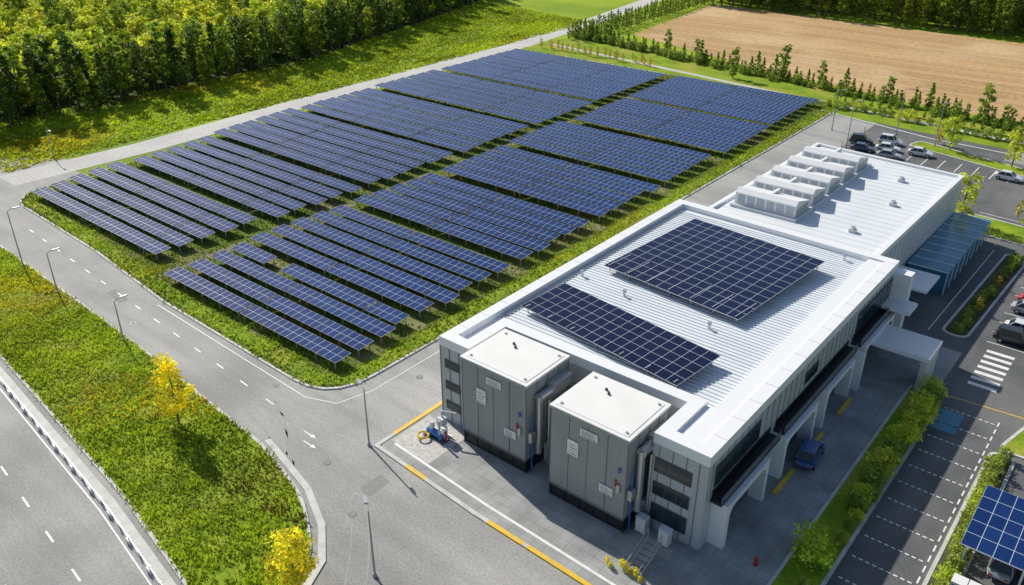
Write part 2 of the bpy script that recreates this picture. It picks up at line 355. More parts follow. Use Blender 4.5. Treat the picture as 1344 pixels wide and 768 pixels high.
# ================================================================= PLAZA
plaza=empty('paved_yard')
b=MB(); yp=rpoly([(-50.2,52),(-50.2,41.2),(-37,40.3),(-12,39.6),(-14.6,46),(-14.6,92),(-20,95),(-50.2,95)],[0,1,0,0,0,0,0,0])
b.prism(yp,0,.10,G['kerb'],G['pave']); b.obj('paving',plaza)
b=MB(); b.strip([(-50.3,95),(-50.3,41.1),(-37,40.1),(-12,39.3)],.4,0,.15,G['kerb']); b.strip([(-49.2,42.4),(-37,41.5),(-14,40.6)],.25,.1,.115,G['white']); b.obj('yard_kerb',plaza)
b=MB(); b.strip([(-50.3,50.5),(-50.3,43.4)],.42,.0,.156,G['yellow'])
for x0,x1 in ((-46,-43.4),(-35.5,-31.6),(-31.2,-24)):
    f=lambda x:40.1-(x+37)*.032 if x>-37 else 40.1-(x+37)*.075
    b.strip([(x0,f(x0)),(x1,f(x1))],.42,.0,.157,G['yellow'])
for y0,y1 in ((58.5,62.5),(65.5,69.5),(73.5,77)): b.box(-18.6,-18.25,y0,y1,.1,.28,G['yellow'])
b.box(-15,-13.8,88,88.4,.1,.25,G['yellow']); b.obj('yellow_wheel_stops',plaza)
b=MB(); b.poly([(-49.8,42.6,.104),(-44.6,42.2,.104),(-44.6,47.6,.104),(-49.8,47.6,.104)],G['pale']); b.obj('concrete_pad',plaza)
island('hedge_bed',rpoly([(-14.4,34),(-11.2,34),(-11.2,84),(-14.4,84)],1),G['lawn'])
island('hedge_bed',rpoly([(-5.2,40),(-3.2,40),(-3.2,77),(-5.2,77)],1),G['soil'])
island('planting_island',rpoly([(-15.2,97.5),(-12.5,97.5),(-11.5,124),(-14.2,126)],1.2),G['soil'])
island('planting_island',rpoly([(-4.8,77.8),(-1,77.8),(2,90),(-1.5,92)],1.2),G['lawn'])
island('planting_island',rpoly([(-23.5,131.5),(16,127),(17,134),(-22,138.5)],1.5),G['lawn'])
island('planting_island',rpoly([(-40,167.5),(12,153.5),(12,157),(-39,171.5)],1),G['lawn'])
b=MB(); b.poly([(-60,179.5,.03),(30,172,.03),(30,200,.03),(-150,214,.03),(-152,190,.03)],G['lawn']); b.obj('grass_strip')
b=MB(); b.strip([(-62,180.4),(-38,174.3),(30,171)],.5,0,.15,G['kerb']); b.obj('kerb')
b=MB(); b.strip([(-150,199.5),(-60,186.5),(40,176)],1.6,.04,.04,G['pale']); b.obj('farm_track')
bf=[(-138,226),(-95,210),(-51,199.5),(60,190),(120,190),(120,290),(-43,286),(-146,292)]
b=MB(); b.poly([(x,y,.05) for x,y in bf],G['wheat']); b.obj('stubble_field')
b=MB()
for k in range(9):
    y=216+k*8.0+rnd.uniform(-2,2); x0=lerp(y,[(200,-60),(210,-93),(226,-136),(290,-143)])+2
    b.strip([(x,y+1.2*math.sin(x*.03+k)) for x in np.linspace(x0,110,24)],rnd.choice([.5,.8,.5]),.056,.056,G['track'])
b.obj('tractor_tracks')
# ================================================================= SOLAR FIELD
def solar_row(x0,x1,y,D,tilt,zl):
    b=MB(); x=x0; 
    while x<x1-3:
        L=min(16.2,x1-x); 
        if x1-(x+L)<3: L=x1-x
        L=round(L/1.08)*1.08
        t=tilt+math.radians(rnd.uniform(-.35,.35)); z0=zl+rnd.uniform(-.05,.05); yy=y+rnd.uniform(-.05,.05)
        c,s=math.cos(t),math.sin(t); y0,y1=yy-D/2*c,yy+D/2*c; z1=z0+D*s
        A=(x,y0,z0);B=(x+L,y0,z0);C=(x+L,y1,z1);E=(x,y1,z1)
        a_,b_,c_,e_=[(p[0],p[1]+s*.05,p[2]-.07) for p in (A,B,C,E)]
        b.poly([A,B,C,E],PG,[(0,0),(L,0),(L,2.8),(0,2.8)])
        b.poly([e_,c_,b_,a_],G['frame'])
        for p,q,p2,q2 in ((A,a_,b_,B),(B,b_,c_,C),(C,c_,e_,E),(E,e_,a_,A)): b.poly([p,q,p2,q2],G['steel'])
        k=max(2,int(L/3.4)+1)
        for i in range(k):
            px=x+.4+(L-.8)*i/(k-1)
            for fr in (.12,.85):
                py=y0+(y1-y0)*fr; pz=z0+(z1-z0)*fr; b.box(px-.05,px+.05,py-.05,py+.05,.1,pz-.05,G['steel'])
            b.cyl((px,y0+.05,z0-.09),(px,y1-.05,z1-.09),.04,.04,G['steel'],4,False)
        x+=L+.28
    return b.obj('solar_panel_row')
Al=[(48,-139),(58,-142),(90,-145.5),(114,-148),(190,-149)]; Ar=[(48,-103),(90,-100.5),(130,-100.5),(190,-102)]
Bl=[(48,-97.5),(67,-98),(92,-96),(123,-97),(190,-99)]; Br=[(48,-63.6),(100,-63.5),(190,-64.5)]
TL=math.radians(4.5)
def block(y,n,Lt,Rt,D,p,j):
    sh=rnd.uniform(-j,j)
    for i in range(n):
        yy=y+i*p; solar_row(lerp(yy,Lt)+sh,lerp(yy,Rt)+sh*.5,yy,D,TL,1.25)
for y,n in ((50.5,5),(69,5),(87.5,6),(109.5,6),(132,6),(154,9)): block(y,n,Al,Ar,2.35 if y<80 else 2.55,3.45,.8)
for y,n in ((48,3),(62,5),(81,5),(100,5),(119.5,5),(139.5,6),(161.5,7)): block(y,n,Bl,Br,2.25 if y<60 else (2.4 if y<80 else 2.6),3.45,1.0)
solar_row(-86,-64,58.0,2.25,TL,1.25); solar_row(-97,-89.5,58.0,2.25,TL,1.25)
# ================================================================= MAIN BUILDING
A=empty('warehouse_building',(-34,70,0))
def bo(mb,name,par): 
    o=mb.obj(name,par); o.location=(-par.location.x,-par.location.y,0); return o
H=9.5
fp=[(-48.5,48.3),(-44.8,48.3),(-44.8,53.6),(-25.2,53.6),(-25.2,48.3),(-20.3,48.3),(-20.3,92.5),(-48.5,93.5)]
b=MB(); b.prism(fp,0,8.9,G['wall'],G['roofm']); bo(b,'walls_and_roof',A)
b=MB(); b.strip(fp,1.25,8.55,H,G['roofw'],closed=True,off=.60); 
b.box(-23.2,-21.54,49.6,91.2,8.95,9.35,G['roofw']); b.box(-24.9,-21.6,49.6,54.5,8.93,9.2,G['roofm'])
bo(b,'parapet',A)
b=MB()
for i in range(14): y=51+i*3.1; b.box(-21.5,-20.28,y,y+.04,9.5,9.512,G['wall']); b.box(-48.5,-47.3,y,y+.04,9.5,9.512,G['wall'])
bo(b,'coping_joints',A)
b=MB(); y=55.2
while y<91.4:
    b.box(-47.1,-23.3,y,y+.12,8.9,8.98,G['roofm']); y+=.55
bo(b,'roof_ribs',A)
b=MB()
for x in (-48.49,-47.3,-46.1): b.box(x,x+.06,48.24,48.3,0.1,8.55,G['contd'])
for x in (-24.6,-23.4,-22.2,-21.1): b.box(x,x+.05,48.25,48.3,0.1,8.55,G['contd'])
for i in range(36):
    y=49+i*1.22; b.box(-20.3,-20.26,y,y+.05,5.2,8.55,G['contd'])
bo(b,'cladding_seams',A)
b=MB()
for z0 in (1.6,3.9,6.3):
    for x0,x1 in ((-47.9,-46.0),):
        b.box(x0,x1,48.22,48.32,z0,z0+.95,G['frame']); b.box(x0+.08,x1-.08,48.19,48.3,z0+.08,z0+.87,G['glass'])
for z0,h_ in ((1.0,1.7),(3.6,1.3),(5.9,1.4)):
    b.box(-24.9,-21.6,48.21,48.32,z0,z0+h_,G['frame'])
    for k in range(3): b.box(-24.82+k*1.08,-24.82+k*1.08+1.0,48.17,48.3,z0+.08,z0+h_-.08,G['glass'])
for y0,y1,z0,z1 in ((49.4,57.4,5.9,7.9),(80.5,91,5.7,8.0),(67,70,6.3,7.6)):
    b.box(-20.32,-20.2,y0,y1,z0,z1,G['frame']); n=max(2,int((y1-y0)/1.6)); w=(y1-y0)/n
    for k in range(n): b.box(-20.3,-20.16,y0+k*w+.06,y0+(k+1)*w-.06,z0+.08,z1-.08,G['glass'])
bo(b,'windows',A)
b=MB()
for y0,y1 in ((49.2,60.2),(61,79),(80,91.6)):
    b.box(-20.3,-19.3,y0,y1,4.55,4.85,G['dark']); b.box(-19.36,-19.3,y0,y1,4.85,5.5,G['frame'])
    b.box(-20.3,-20.22,y0+.2,y1-.2,4.86,5.6,G['dark'])
bo(b,'balcony_canopy',A)
b=MB()
for y0,y1 in ((49.6,57.4),(60.6,68.0),(70.2,77.6),(80.6,90)):
    t=.55; X0,X1=-20.3,-18.9
    b.box(X0,X1,y0,y0+t,.1,4.0,G['roofw']); b.box(X0,X1,y1-t,y1,.1,4.0,G['roofw']); b.box(X0,X1,y0,y1,4.0,4.5,G['roofw'])
    for s,yc in ((1,y0+t),(-1,y1-t)):
        pr=[(yc,4.0),(yc,3.1)]+[(yc+s*.9*(1-math.cos(a)),3.1+.9*math.sin(a)) for a in np.linspace(.2,1.57,5)]
        b.poly([(X1-.002,p,q) for p,q in pr],G['roofw']); 
    b.box(-20.32,-20.22,y0+t,y1-t,.1,4.0,G['dark'])
    n=4; w=(y1-y0-2*t)/n
    for k in range(n):
        for j in range(4): b.box(-20.3,-20.15,y0+t+k*w+.06,y0+t+(k+1)*w-.06,.2+j*.94,.2+j*.94+.84,G['glass'] if j in(1,2,3) else G['frame'])
bo(b,'garage_portals',A)
b=MB()
b.box(-20.3,-18.4,91.0,92.4,.1,8.7,G['roofw']); b.box(-20.3,-18.5,78.9,79.6,.1,4.4,G['roofw'])
b.box(-20.2,-13.2,82.6,87.4,3.75,4.2,G['roofw']); b.box(-13.9,-13.3,82.7,87.3,.1,3.75,G['wallb']); b.box(-20.0,-13.5,82.8,87.2,4.2,4.24,G['top'])
b.box(-20.3,-17.2,88.6,91.5,5.2,5.6,G['roofw'])
bo(b,'entrance_canopy',A)
b=MB()
for x,y in ((-30,66.5),(-40,67),(-25.5,90),(-46,68)): b.cyl((x,y,8.9),(x,y,9.5),.16,.16,G['pipe'],8); b.cyl((x,y,9.5),(x,y,9.62),.26,.2,G['pipe'],8)
b.box(-47.0,-46.6,56,91,8.9,9.02,G['steel'])
bo(b,'roof_vents',A)
def roof_array(name,cx,cy,L,D,rot,z,tilt,mod):
    e=empty(name,(cx,cy,z)); e.rotation_euler=(0,0,rot); b=MB(); t=math.radians(tilt); dz=math.sin(t)*D/2
    nx=round(L/mod);ny=round(D/mod); L2,D2=L/2,D/2
    b.poly([(-L2,-D2,-dz),(L2,-D2,-dz),(L2,D2,dz),(-L2,D2,dz)],PR,[(0,0),(nx*1.5,0),(nx*1.5,ny*1.5),(0,ny*1.5)])
    b.poly([(-L2,D2,dz-.07),(L2,D2,dz-.07),(L2,-D2,-dz-.07),(-L2,-D2,-dz-.07)],G['frame'])
    for p,q in (((-L2,-D2,-dz),(L2,-D2,-dz)),((L2,-D2,-dz),(L2,D2,dz)),((L2,D2,dz),(-L2,D2,dz)),((-L2,D2,dz),(-L2,-D2,-dz))):
        b.poly([p,(p[0],p[1],p[2]-.07),(q[0],q[1],q[2]-.07),q],G['steel'])
    b.obj('modules',e); b=MB()
    for i in range(7):
        x=-L2+.5+(L-1)*i/6
        for j in range(3):
            y=-D2+.5+(D-1)*j/2; zz=dz*y/D2
            b.box(x-.05,x+.05,y-.05,y+.05,8.9-z,zz-.08,G['steel'])
        b.box(x-.05,x+.05,-D2+.2,D2-.2,-.2,-.12,G['steel'])
    b.obj('mounting_frame',e)
roof_array('rooftop_solar_array',-36.1,59.3,19.3,6.3,math.radians(-8),9.85,3,1.2)
roof_array('rooftop_solar_array',-35.5,78.0,16.9,17.2,math.radians(-6),9.95,1.5,1.42)
# ================================================================= SECOND BUILDING
B=empty('factory_building',(-34,112,0))
fb=[(-45.2,94.2),(-23,93.4),(-22.6,129.3),(-44.8,131)]
b=MB(); b.prism(fb,0,8.3,G['wallb'],G['roofb']); bo(b,'walls_and_roof',B)
b=MB(); b.strip(fb,.55,7.9,8.62,G['roofw'],closed=True,off=.25); bo(b,'parapet',B)
b=MB()
for i in range(22): 
    y=96+i*1.55; b.box(-44.6,-23.3,y,y+.05,8.3,8.33,G['roofm'])
for i in range(20):
    y=95.5+i*1.75; b.box(-22.98+.011*i,-22.9+.011*i,y,y+.05,.1,7.9,G['wall'])
for x,y in ((-28,100),(-27,112),(-29,122)): b.box(x-.4,x+.4,y-.4,y+.4,8.3,8.75,G['wallb']); b.cyl((x,y,8.75),(x,y,9.0),.25,.3,G['pipe'],8)
bo(b,'roof_seams_and_vents',B)
b=MB()
b.box(-43.6,-34.6,98.2,126.2,8.3,8.7,G['wallb'])
for i in range(5):
    y=98.8+i*5.5; y1=y+4.6
    xs0,xs1=-43.2,-35.0
    pr=[(y,8.7),(y,10.2),(y+.7,10.7),(y1,9.7),(y1,8.7)]
    b.poly([(xs1,p,q) for p,q in pr],G['wallb']); b.poly([(xs0,p,q) for p,q in pr[::-1]],G['wallb'])
    for (p,q),(p2,q2) in zip(pr,pr[1:]): b.poly([(xs0,p,q),(xs1,p,q),(xs1,p2,q2),(xs0,p2,q2)],G['roofw'])
    for k in range(6): b.box(xs0+.4+k*1.32,xs0+1.4+k*1.32,y-.04,y,8.9,10.0,G['wall'])
    b.box(xs0+3.9,xs0+4.3,y+.9,y1-.4,9.9,10.45,G['top'])
    b.box(xs1,xs1+.05,y+.6,y1-.6,8.9,9.6,G['cont'])
bo(b,'rooftop_air_handlers',B)
b=MB()
b.box(-22.6,-17.6,107,129,3.0,3.14,G['bluef']);
for i in range(9): y=107+i*2.72; b.box(-22.5,-17.5,y,y+.1,3.14,3.22,G['roofw']); b.box(-17.72,-17.6,y,y+.12,.1,3.0,G['roofw'])
b.box(-22.4,-17.8,107.2,128.8,.03,1.2,G['bluef']); b.box(-17.68,-17.64,107,129,1.2,3.0,G['bluef']); b.box(-22.4,-17.7,107.1,107.14,1.2,3.0,G['bluef'])
b.box(-22.9,-18.0,99,104.5,3.4,3.7,G['roofw']); b.box(-22.9,-22.7,97,105,.1,3.2,G['glass'])
bo(b,'glass_lean_to',B)
# ================================================================= CONTAINERS
def container(x0,x1,y0,y1):
    e=empty('generator_container',((x0+x1)/2,(y0+y1)/2,0)); z0,z1=1.5,9.45
    b=MB(); b.box(x0,x1,y0,y1,z0,z1,G['cont']); bo(b,'body',e)
    b=MB(); b.box(x0-.12,x1+.12,y0-.12,y1+.12,z1,z1+.22,G['top']); b.box(x0+.25,x1-.25,y0+.25,y1-.25,z1+.22,z1+.26,G['top'])
    b.box(x0-.14,x1+.14,y0-.15,y0-.121,z1-.1,z1+.1,G['cont'])
    for k in range(2): b.cyl((x0+2.4+k*.5,y1-1.6-k*.4,z1+.26),(x0+2.4+k*.5,y1-1.6-k*.4,z1+.42),.13,.13,G['dark'],8)
    for px,py in ((.6,.6),(x1-x0-.6,.6),(.6,y1-y0-.6),(x1-x0-.6,y1-y0-.6)): b.box(x0+px-.1,x0+px+.1,y0+py-.1,y0+py+.1,z1+.26,z1+.36,G['steel'])
    bo(b,'roof_cap',e)
    b=MB(); n=4
    for k in range(n+1):
        x=x0+(x1-x0)*k/n; b.box(x-.025,x+.025,y0-.04,y0,z0,z1,G['contd'])
    for k in range(30):
        x=x0+.12+(x1-x0-.2)*k/30; b.box(x,x+.06,y0-.015,y0,z0+.2,z1-.1,G['cont'])
    for k in range(5):
        y=y0+(y1-y0)*k/4; b.box(x1,x1+.05,y-.03,y+.03,z0,z1,G['contd'])
    b.box(x0-.06,x1+.06,y0-.09,y0,z0,z0+.12,G['contd']); bo(b,'cladding_ribs',e)
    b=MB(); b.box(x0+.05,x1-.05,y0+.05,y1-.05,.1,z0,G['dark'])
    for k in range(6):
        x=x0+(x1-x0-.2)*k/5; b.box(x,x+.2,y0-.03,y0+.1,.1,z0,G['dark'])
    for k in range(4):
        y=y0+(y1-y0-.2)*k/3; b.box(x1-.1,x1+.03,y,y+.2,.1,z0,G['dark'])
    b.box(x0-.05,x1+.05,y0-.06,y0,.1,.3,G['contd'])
    bo(b,'plinth',e)
    b=MB()
    for sx,sz,w,h in ((.40,8.0,1.7,.75),(.24,5.6,1.1,1.5),(.68,3.4,1.3,.8)):
        X=x0+(x1-x0)*sx; b.box(X,X+w,y0-.10,y0-.055,sz,sz+h,G['white'])
        for q in range(4): b.box(X+.15,X+w-.25*(q%2)-.15,y0-.106,y0-.10,sz+h*.2*(q+.5),sz+h*.2*(q+.5)+.05,G['frame'])
    b.box(x1-.95,x1-.82,y0-.16,y0-.05,4.7,5.3,G['red']); b.box(x1-.7,x1-.45,y0-.22,y0-.05,4.2,5.0,G['steel']); b.box(x1-.7,x1-.5,y0-.2,y0-.05,6.2,6.6,G['blue']); bo(b,'labels',e)
    b=MB()
    b.box(x1+.06,x1+1.0,y0+2.8,y0+5.4,7.6,8.6,G['pipe']); b.cyl((x1+.5,y0+1.2,7.9),(x1+.5,y0+3,7.9),.42,.42,G['pipe'],12)
    b.cyl((x1+.5,y0+1.3,2),(x1+.5,y0+1.3,8.1),.3,.3,G['pipe'],12); b.cyl((x1+.9,y0+2.2,.1),(x1+.9,y0+2.2,7.4),.12,.12,G['pipe'],8)
    b.cyl((x1+.25,y0+.6,.1),(x1+.25,y0+.6,6.4),.07,.07,G['blue'],8); b.box(x1+.06,x1+.5,y0+.2,y0+.8,3.6,4.6,G['steel'])
    b.box(x1+.1,x1+1.1,y0+2.6,y0+3.8,.1,2.0,G['wallb']); b.box(x1+.06,x1+.7,y0+3.9,y0+4.9,5.0,6.2,G['steel'])
    bo(b,'ducts_and_pipes',e)
container(-44.3,-36.9,46.8,52.9); container(-33.6,-26.1,46.0,52.1)
e=empty('pump_station',(-46.8,45.6,.1)); b=MB()
b.cyl((-1,0,.5),(1,0,.5),.38,.38,G['blue'],10); b.cyl((-.5,0,.5),(-.5,0,1.6),.22,.22,G['steel'],10); b.cyl((.6,-.2,.1),(.6,-.2,2.3),.12,.12,G['steel'],8)
b.box(-1.3,1.3,-.55,.55,0,.12,G['frame']); b.cyl((.9,.2,.5),(.9,.2,1.5),.3,.3,G['white'],10)
pts=[(-.9+.55*math.cos(a),-.9+.55*math.sin(a),.35) for a in np.linspace(0,6.283,13)]
for p,q in zip(pts,pts[1:]): b.cyl(p,q,.1,.1,G['yellow'],6)
b.box(1.15,1.3,-.1,.1,0,1.2,G['red'])
b.cyl((-1.3,.8,.2),(1.4,.8,.2),.1,.1,G['steel'],8); b.cyl((0,.8,.2),(0,.8,2.6),.1,.1,G['steel'],8); b.cyl((0,.8,2.6),(1.4,1.4,2.6),.1,.1,G['steel'],8); b.box(-.2,.5,.3,1.0,1.2,2.0,G['wallb']); b.obj('pumps',e)
for x,y in ((-25.0,47.3),(-22.8,47.2)):
    e=empty('electrical_cabinet',(x,y,.1)); b=MB(); b.box(-.45,.45,-.35,.35,.08,1.5,G['wallb']); b.box(-.48,.48,-.38,.38,1.5,1.58,G['top']); b.box(-.42,-.02,-.37,-.35,.15,1.42,G['white']); b.box(.02,.42,-.37,-.35,.15,1.42,G['white']); b.box(-.4,.4,-.3,.3,0,.08,G['dark']); b.obj('cabinet',e)
e=empty('metal_steps',(-23.0,44.2,.1)); b=MB()
for k in range(7): b.box(-.6,.6,-1.7+k*.5,-1.3+k*.5,k*.2,k*.2+.06,G['steel'])
for s in (-.6,.6):
    b.cyl((s,-1.6,0),(s,-1.6,1.0),.04,.04,G['steel'],6); b.cyl((s,1.6,0),(s,1.6,2.2),.04,.04,G['steel'],6); b.cyl((s,-1.6,1.0),(s,1.6,2.2),.035,.035,G['steel'],6); b.cyl((s,-1.6,.05),(s,1.6,1.3),.06,.06,G['steel'],6)
b.obj('steps',e)
for x,y in ((-17.2,44.6),(-16.1,49.8)):
    e=empty('fire_hydrant',(x,y,.1)); b=MB(); b.cyl((0,0,0),(0,0,.75),.13,.11,G['red'],10); b.cyl((0,0,.75),(0,0,.92),.14,.05,G['red'],10); b.cyl((-.22,0,.55),(.22,0,.55),.07,.07,G['red'],8); b.cyl((0,0,0),(0,0,.06),.2,.2,G['red'],10); b.obj('hydrant_body',e)
# ================================================================= STREET LAMPS
def lamp(x,y,h,rot=0,z=.1):
    e=empty('street_lamp',(x,y,z)); e.rotation_euler=(0,0,rot); b=MB()
    b.cyl((0,0,0),(0,0,.25),.2,.16,G['lamp'],8); b.cyl((0,0,.2),(0,0,h),.10,.055,G['lamp'],8)
    b.cyl((0,0,h-.05),(.9,0,h+.12),.045,.04,G['lamp'],6)
    b.box(.7,1.55,-.15,.15,h+.06,h+.18,G['lamp']); b.box(.8,1.45,-.1,.1,h+.03,h+.06,G['white']); b.obj('pole_and_head',e)
for x,y,h,r in ((-116,37.2,8,1.5),(-104.6,36.5,5.6,1.5),(-87,35.8,5.2,1.5),(-50.9,40.7,6.4,2.8),(-38.4,30,6.6,2.6),(-48.5,158,9,0),(-44,173,9,0),(-36,170,8,1),(-20,166,8,2),(-12,140,7.5,1),(-55,168,8,0),(-158.5,61,5,0)): lamp(x,y,h,r)
for k in range(24):
    x=-49+rnd.uniform(-.2,.2); y=98+k*3.1
    e=empty('road_bollard',(x,y,.02)); b=MB(); b.cyl((0,0,0),(0,0,1.5),.09,.09,G['yellow'] if k%2 else G['white'],6); b.cyl((0,0,1.5),(0,0,1.62),.09,.03,G['white'],6); b.cyl((0,0,0),(0,0,.1),.16,.14,G['kerb'],6); b.obj('post',e)
e=empty('guard_rail',(0,0,0)); b=MB()
def gy(x): return lerp(x,[(-135,28.3),(-93,23.6),(-62,20.6),(-40,17.4)])
for k in range(44):
    x=-132+k*2.1; b.box(x-.07,x+.07,gy(x)-.07,gy(x)+.07,.0,.72,G['steel'])
    if k%2==0: b.box(x-.3,x+.3,gy(x)-.18,gy(x)-.02,.1,.5,G['wallb'])
b.strip([(x,gy(x)) for x in np.linspace(-132,-42,30)],.05,.5,.66,G['steel']); b.obj('rail_and_posts',e)
# ================================================================= CARS
def car(name,x,y,rot,col,suv=False,z=.03):
    e=empty(name,(x,y,z)); e.rotation_euler=(0,0,rot)
    hb=.95 if not suv else 1.05; ht=1.45 if not suv else 1.75; L=2.25
    S=[(-L,.72,.62,.5),(-L+.12,.82,.80,.35),(-1.6,.9,hb-.02,.3),(-.9,.92,hb,.28),(.9,.92,hb-.03,.28),(1.5,.9,hb-.12,.3),(L-.15,.82,.68,.35),(L,.68,.55,.45)]
    me=MB()
    def ring(s): x_,w,zt,zb=s; return [(x_,-w*.9,zb),(x_,-w,(zt+zb)/2),(x_,-w*.93,zt),(x_,w*.93,zt),(x_,w,(zt+zb)/2),(x_,w*.9,zb)]
    Rg=[ring(s) for s in S]
    for a,c in zip(Rg,Rg[1:]):
        for k in range(6): me.poly([a[k],c[k],c[(k+1)%6],a[(k+1)%6]],col)
    me.poly(Rg[0],col); me.poly(Rg[-1][::-1],col)
    x0,x1=(-1.75,.95); r0,r1=(-1.15,.25) if not suv else (-1.6,.35)
    if suv: x0=-2.0
    w0,w1=.84,.66; lo=[(x0,-w0,hb-.03),(x1,-w0,hb-.08),(x1,w0,hb-.08),(x0,w0,hb-.03)]; hi=[(r0,-w1,ht),(r1,-w1,ht),(r1,w1,ht),(r0,w1,ht)]
    for k in range(4): me.poly([lo[k],lo[(k+1)%4],hi[(k+1)%4],hi[k]],G['glass'])
    me.box(r0-.05,r1+.05,-w1-.03,w1+.03,ht,ht+.05,col)
    for k in range(4): me.cyl(lo[k],hi[k],.05,.05,col,4)
    me.cyl((-.45,-w0-.01,hb-.05),(-.45,-w1-.01,ht),.05,.05,col,4); me.cyl((-.45,w0+.01,hb-.05),(-.45,w1+.01,ht),.05,.05,col,4)
    me.box(L-.1,L+.01,-.68,-.42,.5,.62,G['white']); me.box(L-.1,L+.01,.42,.68,.5,.62,G['white']); me.box(-L-.01,-L+.1,-.68,-.42,.58,.7,G['red']); me.box(-L-.01,-L+.1,.42,.68,.58,.7,G['red'])
    me.box(.75,.95,-1.08,-.9,hb-.05,hb+.08,col); me.box(.75,.95,.9,1.08,hb-.05,hb+.08,col)
    me.obj('body',e); w=MB()
    for wx in (-1.4,1.4):
        for s in (-1,1): w.cyl((wx,s*.72,.33),(wx,s*.93,.33),.33,.33,G['tyre'],14); w.cyl((wx,s*.93,.33),(wx,s*.945,.33),.19,.17,G['steel'],10)
    w.obj('wheels',e)
def paint(n,c): 
    m=mat(n,c,rough=.25); m.node_tree.nodes['Principled BSDF'].inputs['Coat Weight'].default_value=.6; return m
cw=paint('car_white',(.75,.76,.78)); ck=paint('car_black',(.03,.03,.035)); cs=paint('car_silver',(.42,.44,.46)); cb=paint('car_blue',(.03,.10,.32)); cr_=paint('car_red',(.5,.04,.03)); cd=paint('car_dark_blue',(.04,.06,.10))
H2=math.pi/2
car('parked_car',-18.0,65.2,H2+.1,cb,True,.1)
car('parked_car',-47.5,163,.3,ck,True); car('parked_car',-45.6,158.5,.2,cd); car('parked_car',-43,166,.1,cw,True); car('parked_car',-42,161.5,.2,cw); car('parked_car',-40.5,157.5,.15,cs)
car('parked_car',-36.5,162.5,.1,cw); car('parked_car',-21,158.6,0,cw)
car('parked_car',-8.0,100,.05,ck,True); car('parked_car',-7.6,103,.03,cw); car('parked_car',-8.0,108.7,.03,cs); car('parked_car',-7.8,111.6,-.04,cr_); car('parked_car',-7.6,114.6,.02,cw,True); car('parked_car',-7.8,120.2,.02,cd)
car('parked_car',-10,143.2,0,cs); car('parked_car',-10,151.8,0,cw,True)
e=empty('solar_carport',(0.4,62.5,0)); b=MB()
b.poly([(-4.4,-3.6,3.0),(4.6,-3.6,3.0),(4.6,4.0,3.7),(-4.4,4.0,3.7)],PG,[(0,0),(8.64,0),(8.64,7),(0,7)]); b.poly([(-4.4,4.0,3.6),(4.6,4.0,3.6),(4.6,-3.6,2.9),(-4.4,-3.6,2.9)],G['frame'])
b.poly([(-4.4,-3.6,3.0),(-4.4,-3.6,2.9),(4.6,-3.6,2.9),(4.6,-3.6,3.0)],G['roofw']); b.poly([(-4.4,-3.6,3.0),(-4.4,4,3.7),(-4.4,4,3.6),(-4.4,-3.6,2.9)],G['roofw'])
for x in (-4,0,4):
    for y in (-3,3.2): b.box(x-.08,x+.08,y-.08,y+.08,0,2.95+(y+3.6)*.09,G['roofw'])
    b.box(x-.06,x+.06,-3.4,3.8,2.75,2.87,G['steel'])
b.obj('carport_frame',e)
car('parked_car',-1,62,H2,cs,True); car('parked_car',2.2,62,H2,cw)
e=empty('battery_cabinet',(-2.0,56.5,.03)); b=MB()
for k in range(3): b.box(-1.6+k*1.1,-.6+k*1.1,-.5,.5,.1,1.6,G['wallb']); b.box(-1.62+k*1.1,-.58+k*1.1,-.52,.52,1.6,1.66,G['top']); b.box(-1.5+k*1.1,-.7+k*1.1,-.53,-.5,.3,1.4,G['frame'])
b.box(-1.8,1.8,-.7,.7,0,.1,G['kerb']); b.obj('cabinets',e)
# ================================================================= VEGETATION
ft=[tree_mesh('forest_tree_mesh',10+i,h,cr,z0,24,1000,.40,LF['forest'],sh,.25,.36) for i,(h,cr,z0,sh) in enumerate([(9,3.0,1.5,'round'),(10.5,2.7,2,'slim'),(8,3.3,1,'round'),(9.5,2.8,1.5,'round')])]
fm=[tree_mesh('mid_tree_mesh',20+i,h,cr,z0,24,1100,.38,LF['mforest'],sh,.25,.34) for i,(h,cr,z0,sh) in enumerate([(13,2.8,2.5,'round'),(15,2.4,3,'slim'),(12.5,2.3,2,'cone')])]
fd=[tree_mesh('dark_tree_mesh',30+i,h,cr,z0,24,1100,.38,LF['dforest'],sh,.25,.34) for i,(h,cr,z0,sh) in enumerate([(14,2.9,3,'round'),(16.5,2.5,3,'slim'),(14,2.5,2,'cone')])]
F=empty('forest')
def fedge(y): return lerp(y,[(0,-186),(62,-184),(94,-182),(137,-183),(200,-201),(248,-216),(330,-250)])
y=10
while y<330:
    x=fedge(y)-rnd.uniform(0,2.5); k=0
    while x>-420:
        pool=(fd+fm) if k<2 else (fm+fd[:1] if k<3 or y>190 else ft+ft+fm[:1])
        if not(k==0 and rnd.random()<.15): put('tree',rnd.choice(pool),x+rnd.uniform(-1.4,1.4),y+rnd.uniform(-1.4,1.4),rnd.uniform(.72,1.12),parent=F)
        x-=rnd.uniform(3.8,5.6); k+=1
    y+=4.4
F2=empty('distant_woodland')
y=293
while y<340:
    x=-150
    while x<60: put('tree',rnd.choice(fd+fm if y<298 else fm),x+rnd.uniform(-1.5,1.5),y+rnd.uniform(-1.5,1.5),rnd.uniform(.85,1.15),parent=F2); x+=rnd.uniform(3.5,5)
    y+=5
yt=tree_mesh('yellow_tree_mesh',50,7.4,1.75,1.2,26,2100,.15,LF['yellow'],'slim',.1,.32)
yt2=tree_mesh('yellow_tree_mesh2',51,5.6,2.0,1.2,26,2000,.15,LF['yellow'],'round',.1,.34)
put('yellow_tree',yt,-68,31.2,1.1,z=.1); put('yellow_tree',yt2,-41.8,25.2,1.05,z=.1)
lt=[tree_mesh('lime_tree_mesh',60+i,6.5,1.7,1.2,20,1000,.18,LF['lime'],'slim',.1,.34) for i in range(2)]
